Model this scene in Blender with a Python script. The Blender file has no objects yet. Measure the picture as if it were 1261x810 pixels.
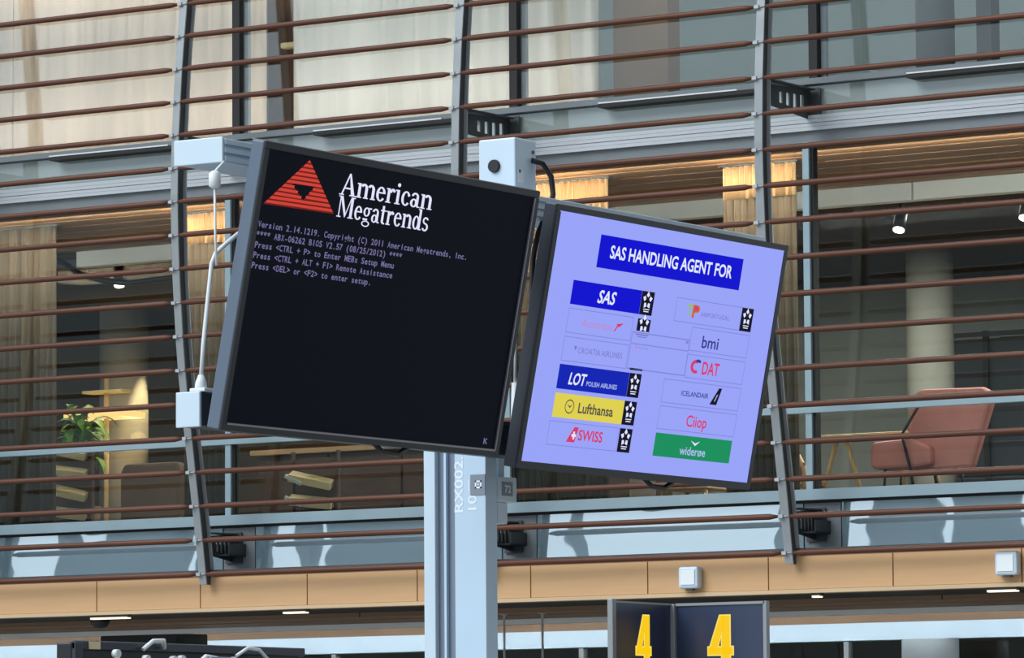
import bpy, bmesh, math, random
from mathutils import Vector, Matrix

# ------------------------------------------------------------------ camera, sky, sun, exposure
S = bpy.context.scene
COL = S.collection
random.seed(7)
# world frame: +X along the office facade, +Y into the building, +Z up, metres
cam_r = Vector((0.8395459789, 0.5432470093, -0.0067257844))
cam_u = Vector((0.0569708564, -0.0757190227, 0.9955003521))
cam_f = Vector((-0.5402933192, 0.8361514914, 0.0945188484))
cd = bpy.data.cameras.new('camera')
cd.sensor_width = 36.0
cd.lens = 5900.604 / 1261.0 * 36.0
cd.clip_start = 0.1
cd.clip_end = 500
cam = bpy.data.objects.new('camera', cd)
COL.objects.link(cam)
m3 = Matrix((cam_r, cam_u, -cam_f)).transposed()
cam.matrix_world = Matrix.Translation((0, 0, 1.6)) @ m3.to_4x4()
S.camera = cam

W = bpy.data.worlds.new('overcast_sky')
S.world = W
W.use_nodes = True
bg = W.node_tree.nodes['Background']
bg.inputs['Color'].default_value = (0.74, 0.88, 1.0, 1)
bg.inputs['Strength'].default_value = 1.1

sun_d = bpy.data.lights.new('hazy_sun', 'SUN')
sun_d.energy = 2.4
sun_d.angle = math.radians(35)
sun_d.color = (0.93, 0.97, 1.0)
sun = bpy.data.objects.new('hazy_sun', sun_d)
COL.objects.link(sun)
sun.rotation_euler = Vector((0.38, 0.66, -0.66)).to_track_quat('-Z', 'Y').to_euler()

S.view_settings.view_transform = 'Standard'
S.view_settings.look = 'None'
S.view_settings.gamma = 1.0
S.view_settings.use_curve_mapping = False
S.view_settings.exposure = 0.0


# ------------------------------------------------------------------ materials
def srgb(r, g, b):
    f = lambda c: (c / 255 / 12.92) if c / 255 <= 0.04045 else ((c / 255 + 0.055) / 1.055) ** 2.4
    return (f(r), f(g), f(b), 1)


def mat(name, c, rough=0.6, metal=0.0, var=0.0, scale=(3, 3, 3), detail=4, spec=0.5, bump=0.0):
    m = bpy.data.materials.new(name)
    m.use_nodes = True
    nt = m.node_tree
    p = nt.nodes['Principled BSDF']
    p.inputs['Base Color'].default_value = c
    p.inputs['Roughness'].default_value = rough
    p.inputs['Metallic'].default_value = metal
    p.inputs['Specular IOR Level'].default_value = spec
    if var > 0 or bump > 0:
        tc = nt.nodes.new('ShaderNodeTexCoord')
        mp = nt.nodes.new('ShaderNodeMapping')
        mp.inputs['Scale'].default_value = scale
        nz = nt.nodes.new('ShaderNodeTexNoise')
        nz.inputs['Detail'].default_value = detail
        nz.inputs['Scale'].default_value = 1.0
        nt.links.new(tc.outputs['Object'], mp.inputs['Vector'])
        nt.links.new(mp.outputs['Vector'], nz.inputs['Vector'])
        if var > 0:
            rp = nt.nodes.new('ShaderNodeValToRGB')
            rp.color_ramp.elements[0].position = 0.3
            rp.color_ramp.elements[1].position = 0.7
            rp.color_ramp.elements[0].color = tuple(x * (1 - var) for x in c[:3]) + (1,)
            rp.color_ramp.elements[1].color = tuple(min(1, x * (1 + var)) for x in c[:3]) + (1,)
            nt.links.new(nz.outputs['Fac'], rp.inputs['Fac'])
            nt.links.new(rp.outputs['Color'], p.inputs['Base Color'])
        if bump > 0:
            bp = nt.nodes.new('ShaderNodeBump')
            bp.inputs['Strength'].default_value = bump
            bp.inputs['Distance'].default_value = 0.02
            nt.links.new(nz.outputs['Fac'], bp.inputs['Height'])
            nt.links.new(bp.outputs['Normal'], p.inputs['Normal'])
    return m


def emis(name, c, s=1.0):
    m = bpy.data.materials.new(name)
    m.use_nodes = True
    nt = m.node_tree
    p = nt.nodes['Principled BSDF']
    p.inputs['Base Color'].default_value = (0.004, 0.004, 0.005, 1)
    p.inputs['Roughness'].default_value = 0.5
    p.inputs['Specular IOR Level'].default_value = 0.15
    p.inputs['Emission Color'].default_value = c
    p.inputs['Emission Strength'].default_value = s
    return m


def glass_mat(name, tint, refl=1.0, bump=0.0, ior=1.5):
    m = bpy.data.materials.new(name)
    m.use_nodes = True
    nt = m.node_tree
    nt.nodes.remove(nt.nodes['Principled BSDF'])
    out = nt.nodes['Material Output']
    tr = nt.nodes.new('ShaderNodeBsdfTransparent')
    tr.inputs['Color'].default_value = tint
    gl = nt.nodes.new('ShaderNodeBsdfGlossy')
    gl.inputs['Roughness'].default_value = 0.015
    gl.inputs['Color'].default_value = (1, 1, 1, 1)
    fr = nt.nodes.new('ShaderNodeFresnel')
    fr.inputs['IOR'].default_value = ior
    mu = nt.nodes.new('ShaderNodeMath')
    mu.operation = 'MULTIPLY'
    mu.use_clamp = True
    mu.inputs[1].default_value = refl
    mx = nt.nodes.new('ShaderNodeMixShader')
    nt.links.new(fr.outputs['Fac'], mu.inputs[0])
    nt.links.new(mu.outputs[0], mx.inputs['Fac'])
    nt.links.new(tr.outputs[0], mx.inputs[1])
    nt.links.new(gl.outputs[0], mx.inputs[2])
    nt.links.new(mx.outputs[0], out.inputs['Surface'])
    return m


def coated_glass(name, c, refl, scale, strength):
    """back-painted spandrel glass: painted colour behind a mirror-like, slightly wavy surface"""
    m = mat(name, c, rough=0.5, var=0.12, scale=(0.7, 0.7, 2))
    nt = m.node_tree
    p = nt.nodes['Principled BSDF']
    out = nt.nodes['Material Output']
    gl = nt.nodes.new('ShaderNodeBsdfGlossy')
    gl.inputs['Roughness'].default_value = 0.01
    gl.inputs['Color'].default_value = (0.92, 0.98, 1, 1)
    tc = nt.nodes.new('ShaderNodeTexCoord')
    mp = nt.nodes.new('ShaderNodeMapping')
    mp.inputs['Scale'].default_value = scale
    nz = nt.nodes.new('ShaderNodeTexNoise')
    nz.inputs['Scale'].default_value = 1.0
    nz.inputs['Detail'].default_value = 1.0
    bp = nt.nodes.new('ShaderNodeBump')
    bp.inputs['Strength'].default_value = strength
    bp.inputs['Distance'].default_value = 0.01
    mx = nt.nodes.new('ShaderNodeMixShader')
    mx.inputs['Fac'].default_value = refl
    L = nt.links.new
    L(tc.outputs['Object'], mp.inputs['Vector'])
    L(mp.outputs['Vector'], nz.inputs['Vector'])
    L(nz.outputs['Fac'], bp.inputs['Height'])
    L(bp.outputs['Normal'], gl.inputs['Normal'])
    L(p.outputs[0], mx.inputs[1])
    L(gl.outputs[0], mx.inputs[2])
    L(mx.outputs[0], out.inputs['Surface'])
    return m


M = dict(
    slat=mat('slat_wood', srgb(86, 50, 34), 0.5, var=0.25, scale=(0.6, 9, 9), spec=0.3),
    post=mat('post_metal', srgb(146, 150, 152), 0.45, 0.2, var=0.08),
    clip=mat('clip_metal', srgb(180, 182, 184), 0.4, 0.3),
    bracket=mat('bracket_metal', srgb(74, 78, 80), 0.6, 0.2, var=0.15),
    alum=mat('anodised_aluminium', srgb(190, 212, 230), 0.45, 0.15, var=0.04),
    alum_dark=mat('groove_aluminium', srgb(120, 130, 146), 0.5, 0.2),
    steel=mat('pale_box_metal', srgb(200, 216, 228), 0.45, 0.1, var=0.04),
    band=mat('white_band_metal', srgb(196, 200, 204), 0.5, 0.1, var=0.05, scale=(0.5, 2, 8)),
    grey=mat('grey_trim', srgb(128, 134, 138), 0.6, 0.1, var=0.06),
    dark=mat('dark_trim', srgb(40, 38, 38), 0.7),
    green=coated_glass('green_spandrel_glass', srgb(158, 168, 164), 0.10, (0.8, 1, 2.0), 0.02),
    spandrel=coated_glass('blue_spandrel_glass', srgb(146, 176, 190), 0.55, (1.6, 1, 3.0), 0.12),
    rail=mat('rail_metal', srgb(160, 182, 190), 0.4, 0.2, var=0.05),
    glass=glass_mat('clear_glass', (0.90, 0.95, 0.93, 1), 1.0),
    glass_up=glass_mat('grey_glass', (0.94, 0.97, 0.96, 1), 1.2),
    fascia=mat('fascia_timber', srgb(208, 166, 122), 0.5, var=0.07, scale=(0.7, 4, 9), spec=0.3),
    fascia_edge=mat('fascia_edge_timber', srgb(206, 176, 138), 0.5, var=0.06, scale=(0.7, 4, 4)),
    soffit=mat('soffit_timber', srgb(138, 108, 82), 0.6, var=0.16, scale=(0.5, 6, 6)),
    ceil_wood=mat('ceiling_timber', srgb(150, 110, 76), 0.6, var=0.22, scale=(0.5, 5, 5)),
    ceil_dark=mat('dark_ceiling', srgb(70, 60, 52), 0.8, var=0.1),
    white=mat('white_paint', srgb(228, 232, 232), 0.6, var=0.02),
    concrete=mat('concrete', srgb(140, 136, 126), 0.8, var=0.1, scale=(2, 2, 2), bump=0.1),
    backwall=mat('room_wall', srgb(160, 166, 162), 0.8, var=0.10, scale=(0.3, 0.3, 1.2)),
    upwall=mat('upper_room_wall', srgb(132, 146, 146), 0.8, var=0.06, scale=(0.3, 0.3, 0.6)),
    backwall_brown=mat('room_wall_brown', srgb(104, 90, 74), 0.8, var=0.18, scale=(0.3, 0.3, 1.2)),
    brown=mat('dark_timber', srgb(94, 70, 54), 0.6, var=0.25, scale=(2, 2, 8)),
    curtain=mat('curtain_fabric', srgb(122, 106, 88), 0.9, var=0.25, scale=(14, 1, 0.4)),
    honey_top=mat('curtain_light_and_table_wood', srgb(226, 184, 138), 0.8, var=0.12, scale=(18, 1, 0.4)),  # warm light painted into the curtain tops; also serves the orange table wood
    sheer=mat('sheer_fabric', srgb(222, 204, 186), 0.9, var=0.16, scale=(2.2, 1, 0.15), detail=6),
    sheer_cool=mat('sheer_fabric_cool', srgb(222, 218, 210), 0.9, var=0.14, scale=(2.2, 1, 0.15), detail=6),
    partition=mat('oak_partition', srgb(122, 98, 74), 0.7, var=0.1, scale=(2, 2, 0.4)),
    black=mat('black_plastic', srgb(20, 21, 25), 0.45),
    tv_side=mat('tv_side_metal', srgb(98, 110, 126), 0.42, 0.3, var=0.04),
    tv_side_dark=mat('tv_side_dark', srgb(48, 52, 62), 0.45, 0.2),
    bezel=mat('tv_bezel', srgb(17, 18, 26), 0.4),
    lip=mat('bezel_lip', srgb(150, 146, 152), 0.3, 0.5),
    pink=mat('rose_upholstery', srgb(208, 138, 130), 0.85, var=0.08, scale=(4, 4, 4)),
    leather=mat('brown_upholstery', srgb(118, 90, 70), 0.7, var=0.12),
    pale_wood=mat('pale_wood', srgb(206, 178, 128), 0.5, var=0.12, scale=(2, 8, 8)),
    board=mat('pale_board', srgb(226, 208, 160), 0.6, var=0.08),
    leaf=mat('leaf_green', srgb(112, 156, 62), 0.45, var=0.3, scale=(8, 8, 8)),
    pot=mat('clay_pot', srgb(92, 80, 70), 0.8),
    cord=mat('white_cable', srgb(226, 230, 232), 0.5),
    cord_black=mat('black_cable', srgb(14, 14, 16), 0.5),
    floor=mat('hall_floor', srgb(150, 148, 144), 0.35, var=0.08, scale=(0.5, 0.5, 0.5)),
    hallwall=mat('hall_wall', srgb(120, 124, 126), 0.8, var=0.05, scale=(0.1, 0.1, 0.1)),
    sticker=mat('grey_sticker', srgb(128, 136, 148), 0.5),
    print_white=mat('white_lettering', srgb(232, 240, 248), 0.5),
    sign_panel=mat('sign_panel', srgb(48, 58, 84), 0.28, var=0.05),
    yellow=emis('sign_yellow', srgb(255, 206, 22), 0.95),
    yellow_edge=emis('sign_yellow_edge', srgb(255, 226, 110), 0.95),
    scr_black=emis('screen_black', srgb(7, 9, 18), 1.0),
    scr_red=emis('screen_red', srgb(206, 66, 50), 1.0),
    scr_red2=emis('screen_red_dim', srgb(112, 28, 30), 1.0),
    scr_white=emis('screen_white', srgb(228, 226, 255), 1.0),
    scr_text=emis('screen_text', srgb(114, 108, 152), 1.0),
    lav=emis('screen_lavender', srgb(152, 163, 247), 1.0),
    lav_line=emis('screen_line', srgb(128, 134, 214), 1.0),
    lav_light=emis('screen_light', srgb(176, 184, 255), 1.0),
    s_blue=emis('screen_blue', srgb(6, 6, 206), 1.0),
    s_blue2=emis('screen_blue_deep', srgb(10, 32, 178), 1.0),
    s_yellow=emis('screen_yellow', srgb(222, 208, 78), 1.0),
    s_green=emis('screen_green', srgb(22, 142, 92), 1.0),
    s_black=emis('screen_ink', srgb(14, 10, 36), 1.0),
    s_white=emis('screen_logo_white', srgb(226, 232, 255), 1.0),
    s_pale=emis('screen_logo_pale', srgb(170, 188, 240), 1.0),
    s_red=emis('screen_logo_red', srgb(214, 58, 108), 1.0),
    s_pink=emis('screen_logo_pink', srgb(196, 132, 200), 1.0),
    s_grey=emis('screen_logo_grey', srgb(118, 118, 190), 1.0),
    s_navy=emis('screen_logo_navy', srgb(52, 58, 140), 1.0),
    s_ink=emis('screen_logo_ink', srgb(86, 82, 74), 1.0),
    s_lime=emis('screen_logo_lime', srgb(150, 190, 80), 1.0),
    s_orange=emis('screen_logo_orange', srgb(206, 96, 40), 1.0),
    lamp=emis('lamp_glow', srgb(255, 244, 226), 6.0),
    lamp_soft=emis('lamp_strip', srgb(255, 236, 206), 1.6),
    lamp_warm=emis('warm_shade_glow', srgb(255, 206, 128), 1.5),
)


for k_ in [k_ for k_ in M if k_.startswith(('scr_', 's_', 'lav'))]:      # anti-glare screen surface
    p_ = M[k_].node_tree.nodes['Principled BSDF']
    p_.inputs['Specular IOR Level'].default_value = 0.04
    p_.inputs['Base Color'].default_value = (0.002, 0.002, 0.003, 1)
M['blue_white'] = mat('pale_blue_paint', srgb(206, 226, 240), 0.5, var=0.02)


# ------------------------------------------------------------------ mesh helpers
class MB:
    def __init__(self):
        self.v, self.f, self.smooth = [], [], []

    def add(self, vs, fs, smooth=False):
        o = len(self.v)
        self.v += [tuple(x) for x in vs]
        self.f += [tuple(i + o for i in q) for q in fs]
        self.smooth += [smooth] * len(fs)
        return self

    def box(self, x0, x1, y0, y1, z0, z1):
        vs = [(x, y, z) for x in (x0, x1) for y in (y0, y1) for z in (z0, z1)]
        return self.add(vs, [(0, 1, 3, 2), (4, 6, 7, 5), (0, 4, 5, 1), (2, 3, 7, 6), (0, 2, 6, 4), (1, 5, 7, 3)])

    def tube(self, pts, r, n=10, smooth=True):
        """round tube along a polyline; r is a number or one radius per point"""
        pts = [Vector(p) for p in pts]
        rr = r if isinstance(r, (list, tuple)) else [r] * len(pts)
        vs, fs = [], []
        prev = None
        for i, p in enumerate(pts):
            a = pts[max(0, i - 1)]
            b = pts[min(len(pts) - 1, i + 1)]
            d = (b - a).normalized()
            ref = prev if prev is not None else (Vector((0, 0, 1)) if abs(d.z) < 0.9 else Vector((1, 0, 0)))
            s = d.cross(ref)
            if s.length < 1e-6:
                s = d.cross(Vector((0, 1, 0)))
            s.normalize()
            t = s.cross(d).normalized()
            prev = t
            for k in range(n):
                an = 2 * math.pi * k / n
                vs.append(p + (s * math.cos(an) + t * math.sin(an)) * rr[i])
        for i in range(len(pts) - 1):
            for k in range(n):
                fs.append((i * n + k, i * n + (k + 1) % n, (i + 1) * n + (k + 1) % n, (i + 1) * n + k))
        o = len(self.v)
        self.add(vs, fs, smooth)
        self.f.append(tuple(o + k for k in range(n))[::-1])
        self.f.append(tuple(o + (len(pts) - 1) * n + k for k in range(n)))
        self.smooth += [False, False]
        return self

    def prism(self, poly, axis, a0, a1, smooth=False):
        """2D outline extruded along axis 0/1/2; outline coords fill the other two axes in order"""
        def P(u, v, w):
            q = [u, v]
            q.insert(axis, w)
            return tuple(q)
        n = len(poly)
        vs = [P(u, v, a0) for u, v in poly] + [P(u, v, a1) for u, v in poly]
        self.add(vs, [(i, (i + 1) % n, n + (i + 1) % n, n + i) for i in range(n)], smooth)
        o = len(self.v) - 2 * n
        self.f += [tuple(o + i for i in range(n))[::-1], tuple(o + n + i for i in range(n))]
        self.smooth += [False, False]
        return self

    def lathe(self, prof, cx, cy, n=24):
        """(r, z) profile turned about a vertical axis"""
        vs, fs = [], []
        for r, z in prof:
            for k in range(n):
                a = 2 * math.pi * k / n
                vs.append((cx + r * math.cos(a), cy + r * math.sin(a), z))
        for i in range(len(prof) - 1):
            for k in range(n):
                fs.append((i * n + k, i * n + (k + 1) % n, (i + 1) * n + (k + 1) % n, (i + 1) * n + k))
        o = len(self.v)
        self.add(vs, fs, True)
        self.f += [tuple(o + k for k in range(n))[::-1], tuple(o + (len(prof) - 1) * n + k for k in range(n))]
        self.smooth += [False, False]
        return self

    def mesh(self, name, m):
        me = bpy.data.meshes.new(name)
        me.from_pydata(self.v, [], self.f)
        me.polygons.foreach_set('use_smooth', self.smooth)
        bm = bmesh.new()
        bm.from_mesh(me)
        bmesh.ops.recalc_face_normals(bm, faces=bm.faces)
        bm.to_mesh(me)
        bm.free()
        me.materials.append(m)
        return me

    def build(self, name, m, parent=None, bevel=0.0, loc=(0, 0, 0)):
        return link(name, self.mesh(name, m), parent, bevel, loc)


def link(name, me, parent=None, bevel=0.0, loc=(0, 0, 0)):
    o = bpy.data.objects.new(name, me)
    COL.objects.link(o)
    o.location = loc
    if parent is not None:
        o.parent = parent
    if bevel > 0:
        b = o.modifiers.new('bevel', 'BEVEL')
        b.width = bevel
        b.segments = 2
        b.limit_method = 'ANGLE'
    return o


def bx(name, x0, x1, y0, y1, z0, z1, m, parent=None, bevel=0.0):
    """a box whose object origin is its bottom centre (parents sit unrotated unless stated)"""
    cx, cy = (x0 + x1) / 2, (y0 + y1) / 2
    return MB().box(x0 - cx, x1 - cx, y0 - cy, y1 - cy, 0, z1 - z0).build(name, m, parent, bevel, (cx, cy, z0))


def tag(o, label=None, cat=None, group=None, kind=None):
    if label: o['label'] = label
    if cat: o['category'] = cat
    if group: o['group'] = group
    if kind: o['kind'] = kind
    return o


def thing(name, label, cat, group=None, loc=(0, 0, 0)):
    o = bpy.data.objects.new(name, None)
    o.empty_display_size = 0.1
    COL.objects.link(o)
    o.location = loc
    return tag(o, label, cat, group)


def struct(o):
    o['kind'] = 'structure'
    return o


def root(name):
    o = bpy.data.objects.new(name, None)
    COL.objects.link(o)
    return struct(o)


# ------------------------------------------------------------------ the hall
struct(bx('floor', -112, 14, -22, 44, -0.3, 0, M['floor']))
# far hall wall opposite the offices, with its window openings
wins = [(-72.35, -70.85, 5.2, 7.85), (-70.5, -69.4, 7.35, 7.75), (-67.3, -66.75, 5.2, 7.65), (-64.7, -63.9, 5.2, 7.7),
        (-63.45, -63.0, 5.2, 7.7), (-57.4, -56.45, 5.2, 7.75), (-56.3, -51.2, 5.2, 7.75), (-49.85, -48.85, 5.2, 7.6),
        (-47.4, -47.0, 5.2, 7.75), (-45.45, -44.4, 5.2, 7.7)]
wl = root('wall_front')
xs = -112.0
for k, (a, b, z0, z1) in enumerate(wins):
    bx('wall_panel', xs, a, -20.4, -20, 0, 16, M['hallwall'], wl)
    bx('wall_panel', a, b, -20.4, -20, 0, z0, M['hallwall'], wl)
    bx('wall_panel', a, b, -20.4, -20, z1, 16, M['hallwall'], wl)
    xs = b
bx('wall_panel', xs, -38, -20.4, -20, 0, 16, M['hallwall'], wl)
struct(bx('wall_right', 13.6, 14, -22, 34.6, 0, 36, M['brown']))  # unseen dark end wall, added and heightened to shade the +X faces

# ------------------------------------------------------------------ office building behind the screens
PX = [-31.56 + 3 * k for k in range(7)]          # screen posts and mullion lines
XA, XB = -40.0, -10.0
struct(bx('floor', XA, XB, 34.95, 46, 3.18, 3.98, M['ceil_dark']))       # slab of the middle storey
struct(bx('floor', XA, XB, 34.95, 46, 6.98, 7.42, M['ceil_dark']))       # slab of the upper storey
struct(bx('ceiling', XA, XB, 34.7, 46, 10.5, 10.9, M['grey']))
struct(bx('wall_back', XA, -27.0, 45, 45.3, 3.98, 6.98, M['backwall_brown']))
struct(bx('wall_back', -27.0, XB, 45, 45.3, 3.98, 6.98, M['backwall']))
struct(bx('wall_back', XA, XB, 41, 41.3, 7.42, 10.5, M['upwall']))
struct(bx('wall_back', XA, XB, 44, 44.3, 0, 3.18, M['brown']))
for xw in (XA, XB):
    struct(bx('wall_left' if xw == XA else 'wall_right', xw - 0.2, xw, 34.9, 46, 0, 10.5, M['backwall']))

# timber ceiling of the middle storey: boards running along the facade, then a pale trim and the darker inner ceiling
cl = root('ceiling')
for k in range(13):
    y0 = 35.0 + k * 0.19
    bx('plank', XA, XB, y0, y0 + 0.182, 6.90 + (0.004 if k % 2 else 0), 6.975, M['ceil_wood'], cl)
bx('inner_ceiling', XA, XB, 37.66, 45, 6.90, 6.975, M['ceil_dark'], cl)
tr = root('trim_3')
for a, b in ((-29.36, -19.95 - 0.02), (-19.95, XB)):
    bx('ceiling_trim', a, b, 37.46, 37.60, 6.745, 6.90, M['white'], tr)

# pillars
for k, (x, y, r) in enumerate(((-32.25, 42.0, 0.27), (-22.2, 42.0, 0.235))):
    struct(MB().lathe([(r, 3.98), (r, 6.90)], 0, 0, 28).build('pillar', M['concrete'], None, 0, (x, y, 0)))
struct(MB().lathe([(0.165, 7.42), (0.165, 10.5)], 0, 0, 24).build('pillar', M['grey'], None, 0, (-18.70, 35.55, 0)))
struct(bx('pillar', -18.26, -18.12, 35.45, 35.6, 7.42, 10.5, M['bracket']))
struct(bx('wall_side', -21.92, -21.36, 35.6, 35.8, 7.42, 10.5, M['partition']))
struct(bx('wall_side', -25.75, -25.05, 35.72, 35.85, 7.42, 10.5, M['brown']))
struct(bx('wall_side', -22.7, -21.9, 44.5, 44.6, 3.98, 6.2, M['dark']))

# ground-floor soffit: recessed timber boards, a pale bead and the white bulkhead
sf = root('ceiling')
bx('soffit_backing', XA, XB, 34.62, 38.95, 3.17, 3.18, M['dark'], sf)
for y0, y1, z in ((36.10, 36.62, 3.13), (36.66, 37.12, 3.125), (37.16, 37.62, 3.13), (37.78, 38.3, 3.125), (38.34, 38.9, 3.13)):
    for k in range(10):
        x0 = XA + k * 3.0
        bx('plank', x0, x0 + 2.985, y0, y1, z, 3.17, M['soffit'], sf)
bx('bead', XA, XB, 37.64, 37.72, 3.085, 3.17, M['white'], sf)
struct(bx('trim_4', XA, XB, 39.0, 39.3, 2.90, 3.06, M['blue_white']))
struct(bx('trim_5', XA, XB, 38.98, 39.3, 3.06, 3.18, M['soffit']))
w0 = root('window_1')
for k in range(11):
    x = -39 + k * 2.9
    bx('mullion', x, x + 0.05, 39.06, 39.14, 0, 2.90, M['post'], w0)
bx('pane', XA, XB, 39.09, 39.10, 0, 2.90, M['glass'], w0)
struct(MB().lathe([(0.26, 0), (0.26, 2.88)], 0, 0, 28).build('pillar', M['grey'], None, 0, (-20.45, 38.6, 0)))
struct(MB().lathe([(0.16, 0), (0.16, 2.88)], 0, 0, 24).build('pillar', M['steel'], None, 0, (-28.2, 38.55, 0)))

# timber fascia under the middle storey
fa = root('trim_2')
x = -22.12 - 1.17 * 15
for k in range(26):
    bx('panel', x + 0.006, x + 1.164, 34.5, 34.56, 3.185, 3.455, M['fascia'], fa)
    x += 1.17
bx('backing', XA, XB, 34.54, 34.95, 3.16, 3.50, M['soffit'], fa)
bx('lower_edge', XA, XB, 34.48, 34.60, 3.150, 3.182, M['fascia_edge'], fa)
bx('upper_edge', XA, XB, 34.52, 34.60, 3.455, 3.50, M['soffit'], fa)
bx('drip_edge', XA, XB, 34.49, 34.86, 3.50, 3.522, M['bracket'], fa)

# spandrel at the middle floor: blue glass panels under a pale rail
sp = root('trim_1')
bx('top_rail', XA, XB, 34.78, 34.95, 3.935, 4.025, M['rail'], sp)
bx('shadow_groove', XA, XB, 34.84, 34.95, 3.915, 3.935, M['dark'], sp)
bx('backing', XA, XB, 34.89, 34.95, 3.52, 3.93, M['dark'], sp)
for x in PX:
    bx('spandrel_panel', x + 0.29, x + 2.92, 34.85, 34.885, 3.530, 3.912, M['spandrel'], sp)
    bx('infill_panel', x + -0.07, x + 0.275, 34.855, 34.885, 3.530, 3.912, M['grey'], sp)

# spandrel at the upper floor: green-grey glass over a ribbed white band
su = root('trim_6')
bx('underside_trim', XA, XB, 34.83, 34.98, 6.935, 7.03, M['grey'], su)
for k in range(4):
    z = 7.032 + k * 0.033
    bx('band_rib', XA, XB, 34.79 + 0.006 * (k % 2), 34.9, z, z + 0.030, M['band'], su)
bx('sill', XA, XB, 34.80, 34.98, 7.425, 7.475, M['grey'], su)
for x in PX:
    bx('spandrel_panel', x - 0.01, x + 2.98, 34.87, 34.95, 7.168, 7.42, M['green'], su)
    bx('ledge_plate', x + 1.02, x + 2.62, 34.72, 34.87, 7.385, 7.418, M['dark'], su)
    bx('ledge_lip', x + 1.02, x + 2.40, 34.72, 34.74, 7.418, 7.430, M['white'], su)

# glazing, one window per bay and storey
n = 2
for x in PX[:-1]:
    w = root('window_%d' % n); n += 1
    bx('pane', x, x + 3, 34.875, 34.885, 4.025, 6.94, M['glass'], w)
    bx('mullion', x - 0.03, x + 0.03, 34.82, 34.93, 4.025, 6.94, M['rail'], w)
    bx('gasket', x + 0.03, x + 0.055, 34.85, 34.93, 4.025, 6.94, M['dark'], w)
    bx('transom', x, x + 3, 34.805, 34.87, 4.665, 4.735, M['rail'], w)
for x in PX[:-1]:
    w = root('window_%d' % n); n += 1
    bx('pane', x, x + 3, 34.915, 34.925, 7.475, 10.5, M['glass_up'], w)
    bx('mullion', x + 0.01, x + 0.09, 34.88, 34.99, 7.475, 10.5, M['dark'], w)
    bx('gasket', x + 0.09, x + 0.14, 34.95, 34.99, 7.475, 10.5, M['grey'], w)

# ------------------------------------------------------------------ sunscreen: curved posts, brackets, wooden slats
PROF = [(3.30, 34.41), (3.42, 34.39), (3.89, 34.315), (4.25, 34.25), (4.75, 34.16), (5.11, 34.10), (5.4, 34.055), (5.69, 34.03),
        (6.12, 33.99), (6.41, 33.975), (6.85, 33.965), (7.36, 33.98), (7.88, 34.02), (8.25, 34.06), (8.62, 34.11), (9.5, 34.22), (10.4, 34.33)]


def yc(z):
    for (z0, y0), (z1, y1) in zip(PROF, PROF[1:]):
        if z <= z1:
            return y0 + (y1 - y0) * (z - z0) / (z1 - z0)
    return PROF[-1][1]


def strip(x0, x1, d0, d1, zt=10.3, zb=3.39):
    """a bar that follows the curve of the screen"""
    zs = [zb + (zt - zb) * i / 26 for i in range(27)]
    vs, fs = [], []
    for z in zs:
        y = yc(z)
        vs += [(x0, y + d0, z), (x1, y + d0, z), (x1, y + d1, z), (x0, y + d1, z)]
    for i in range(26):
        for k in range(4):
            fs.append((4 * i + k, 4 * i + (k + 1) % 4, 4 * i + 4 + (k + 1) % 4, 4 * i + 4 + k))
    fs += [(3, 2, 1, 0), (104, 105, 106, 107)]
    return MB().add(vs, fs)


me_front = strip(0.0, 0.075, 0.0, 0.014).mesh('front_flange', M['post'])
me_web = strip(0.030, 0.044, 0.014, 0.125).mesh('web', M['bracket'])
me_rear = strip(0.0, 0.075, 0.125, 0.14).mesh('rear_flange', M['clip'])


def bracket_mesh():
    """deep tapering plate with four square holes, from the post back to the slab edge (along +Y)"""
    L, h0, h1 = 0.74, 0.17, 0.23
    zt = lambda y: 0.085 + 0.03 * y / L
    zb = lambda y: -0.085 - 0.05 * y / L
    b = MB()
    cuts = [0.0, 0.20, 0.26, 0.32, 0.38, 0.44, 0.50, 0.56, 0.62, L]
    for i in range(len(cuts) - 1):
        y0, y1 = cuts[i], cuts[i + 1]
        if i % 2 == 1:                            # a hole: keep a bar above and below
            b.prism([(y0, zt(y0) - 0.05), (y1, zt(y1) - 0.05), (y1, zt(y1)), (y0, zt(y0))], 0, 0.02, 0.034)
            b.prism([(y0, zb(y0)), (y1, zb(y1)), (y1, zb(y1) + 0.05), (y0, zb(y0) + 0.05)], 0, 0.02, 0.034)
        else:
            b.prism([(y0, zb(y0)), (y1, zb(y1)), (y1, zt(y1)), (y0, zt(y0))], 0, 0.02, 0.034)
    return b


me_plate = bracket_mesh().mesh('perforated_plate', M['bracket'])
me_cap = MB().box(-0.05, 0.13, 0, 0.012, -0.15, 0.13).mesh('fixing_plate', M['bracket'])
me_top = MB().box(-0.03, 0.10, 0, 0.70, 0.105, 0.117).mesh('top_flange', M['bracket'])
me_low = MB().box(-0.06, 0.14, 0, 0.25, -0.09, -0.075).box(-0.06, -0.045, 0, 0.25, -0.09, 0.02).box(0.125, 0.14, 0, 0.25, -0.09, 0.02).mesh('stirrup', M['bracket'])

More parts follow.
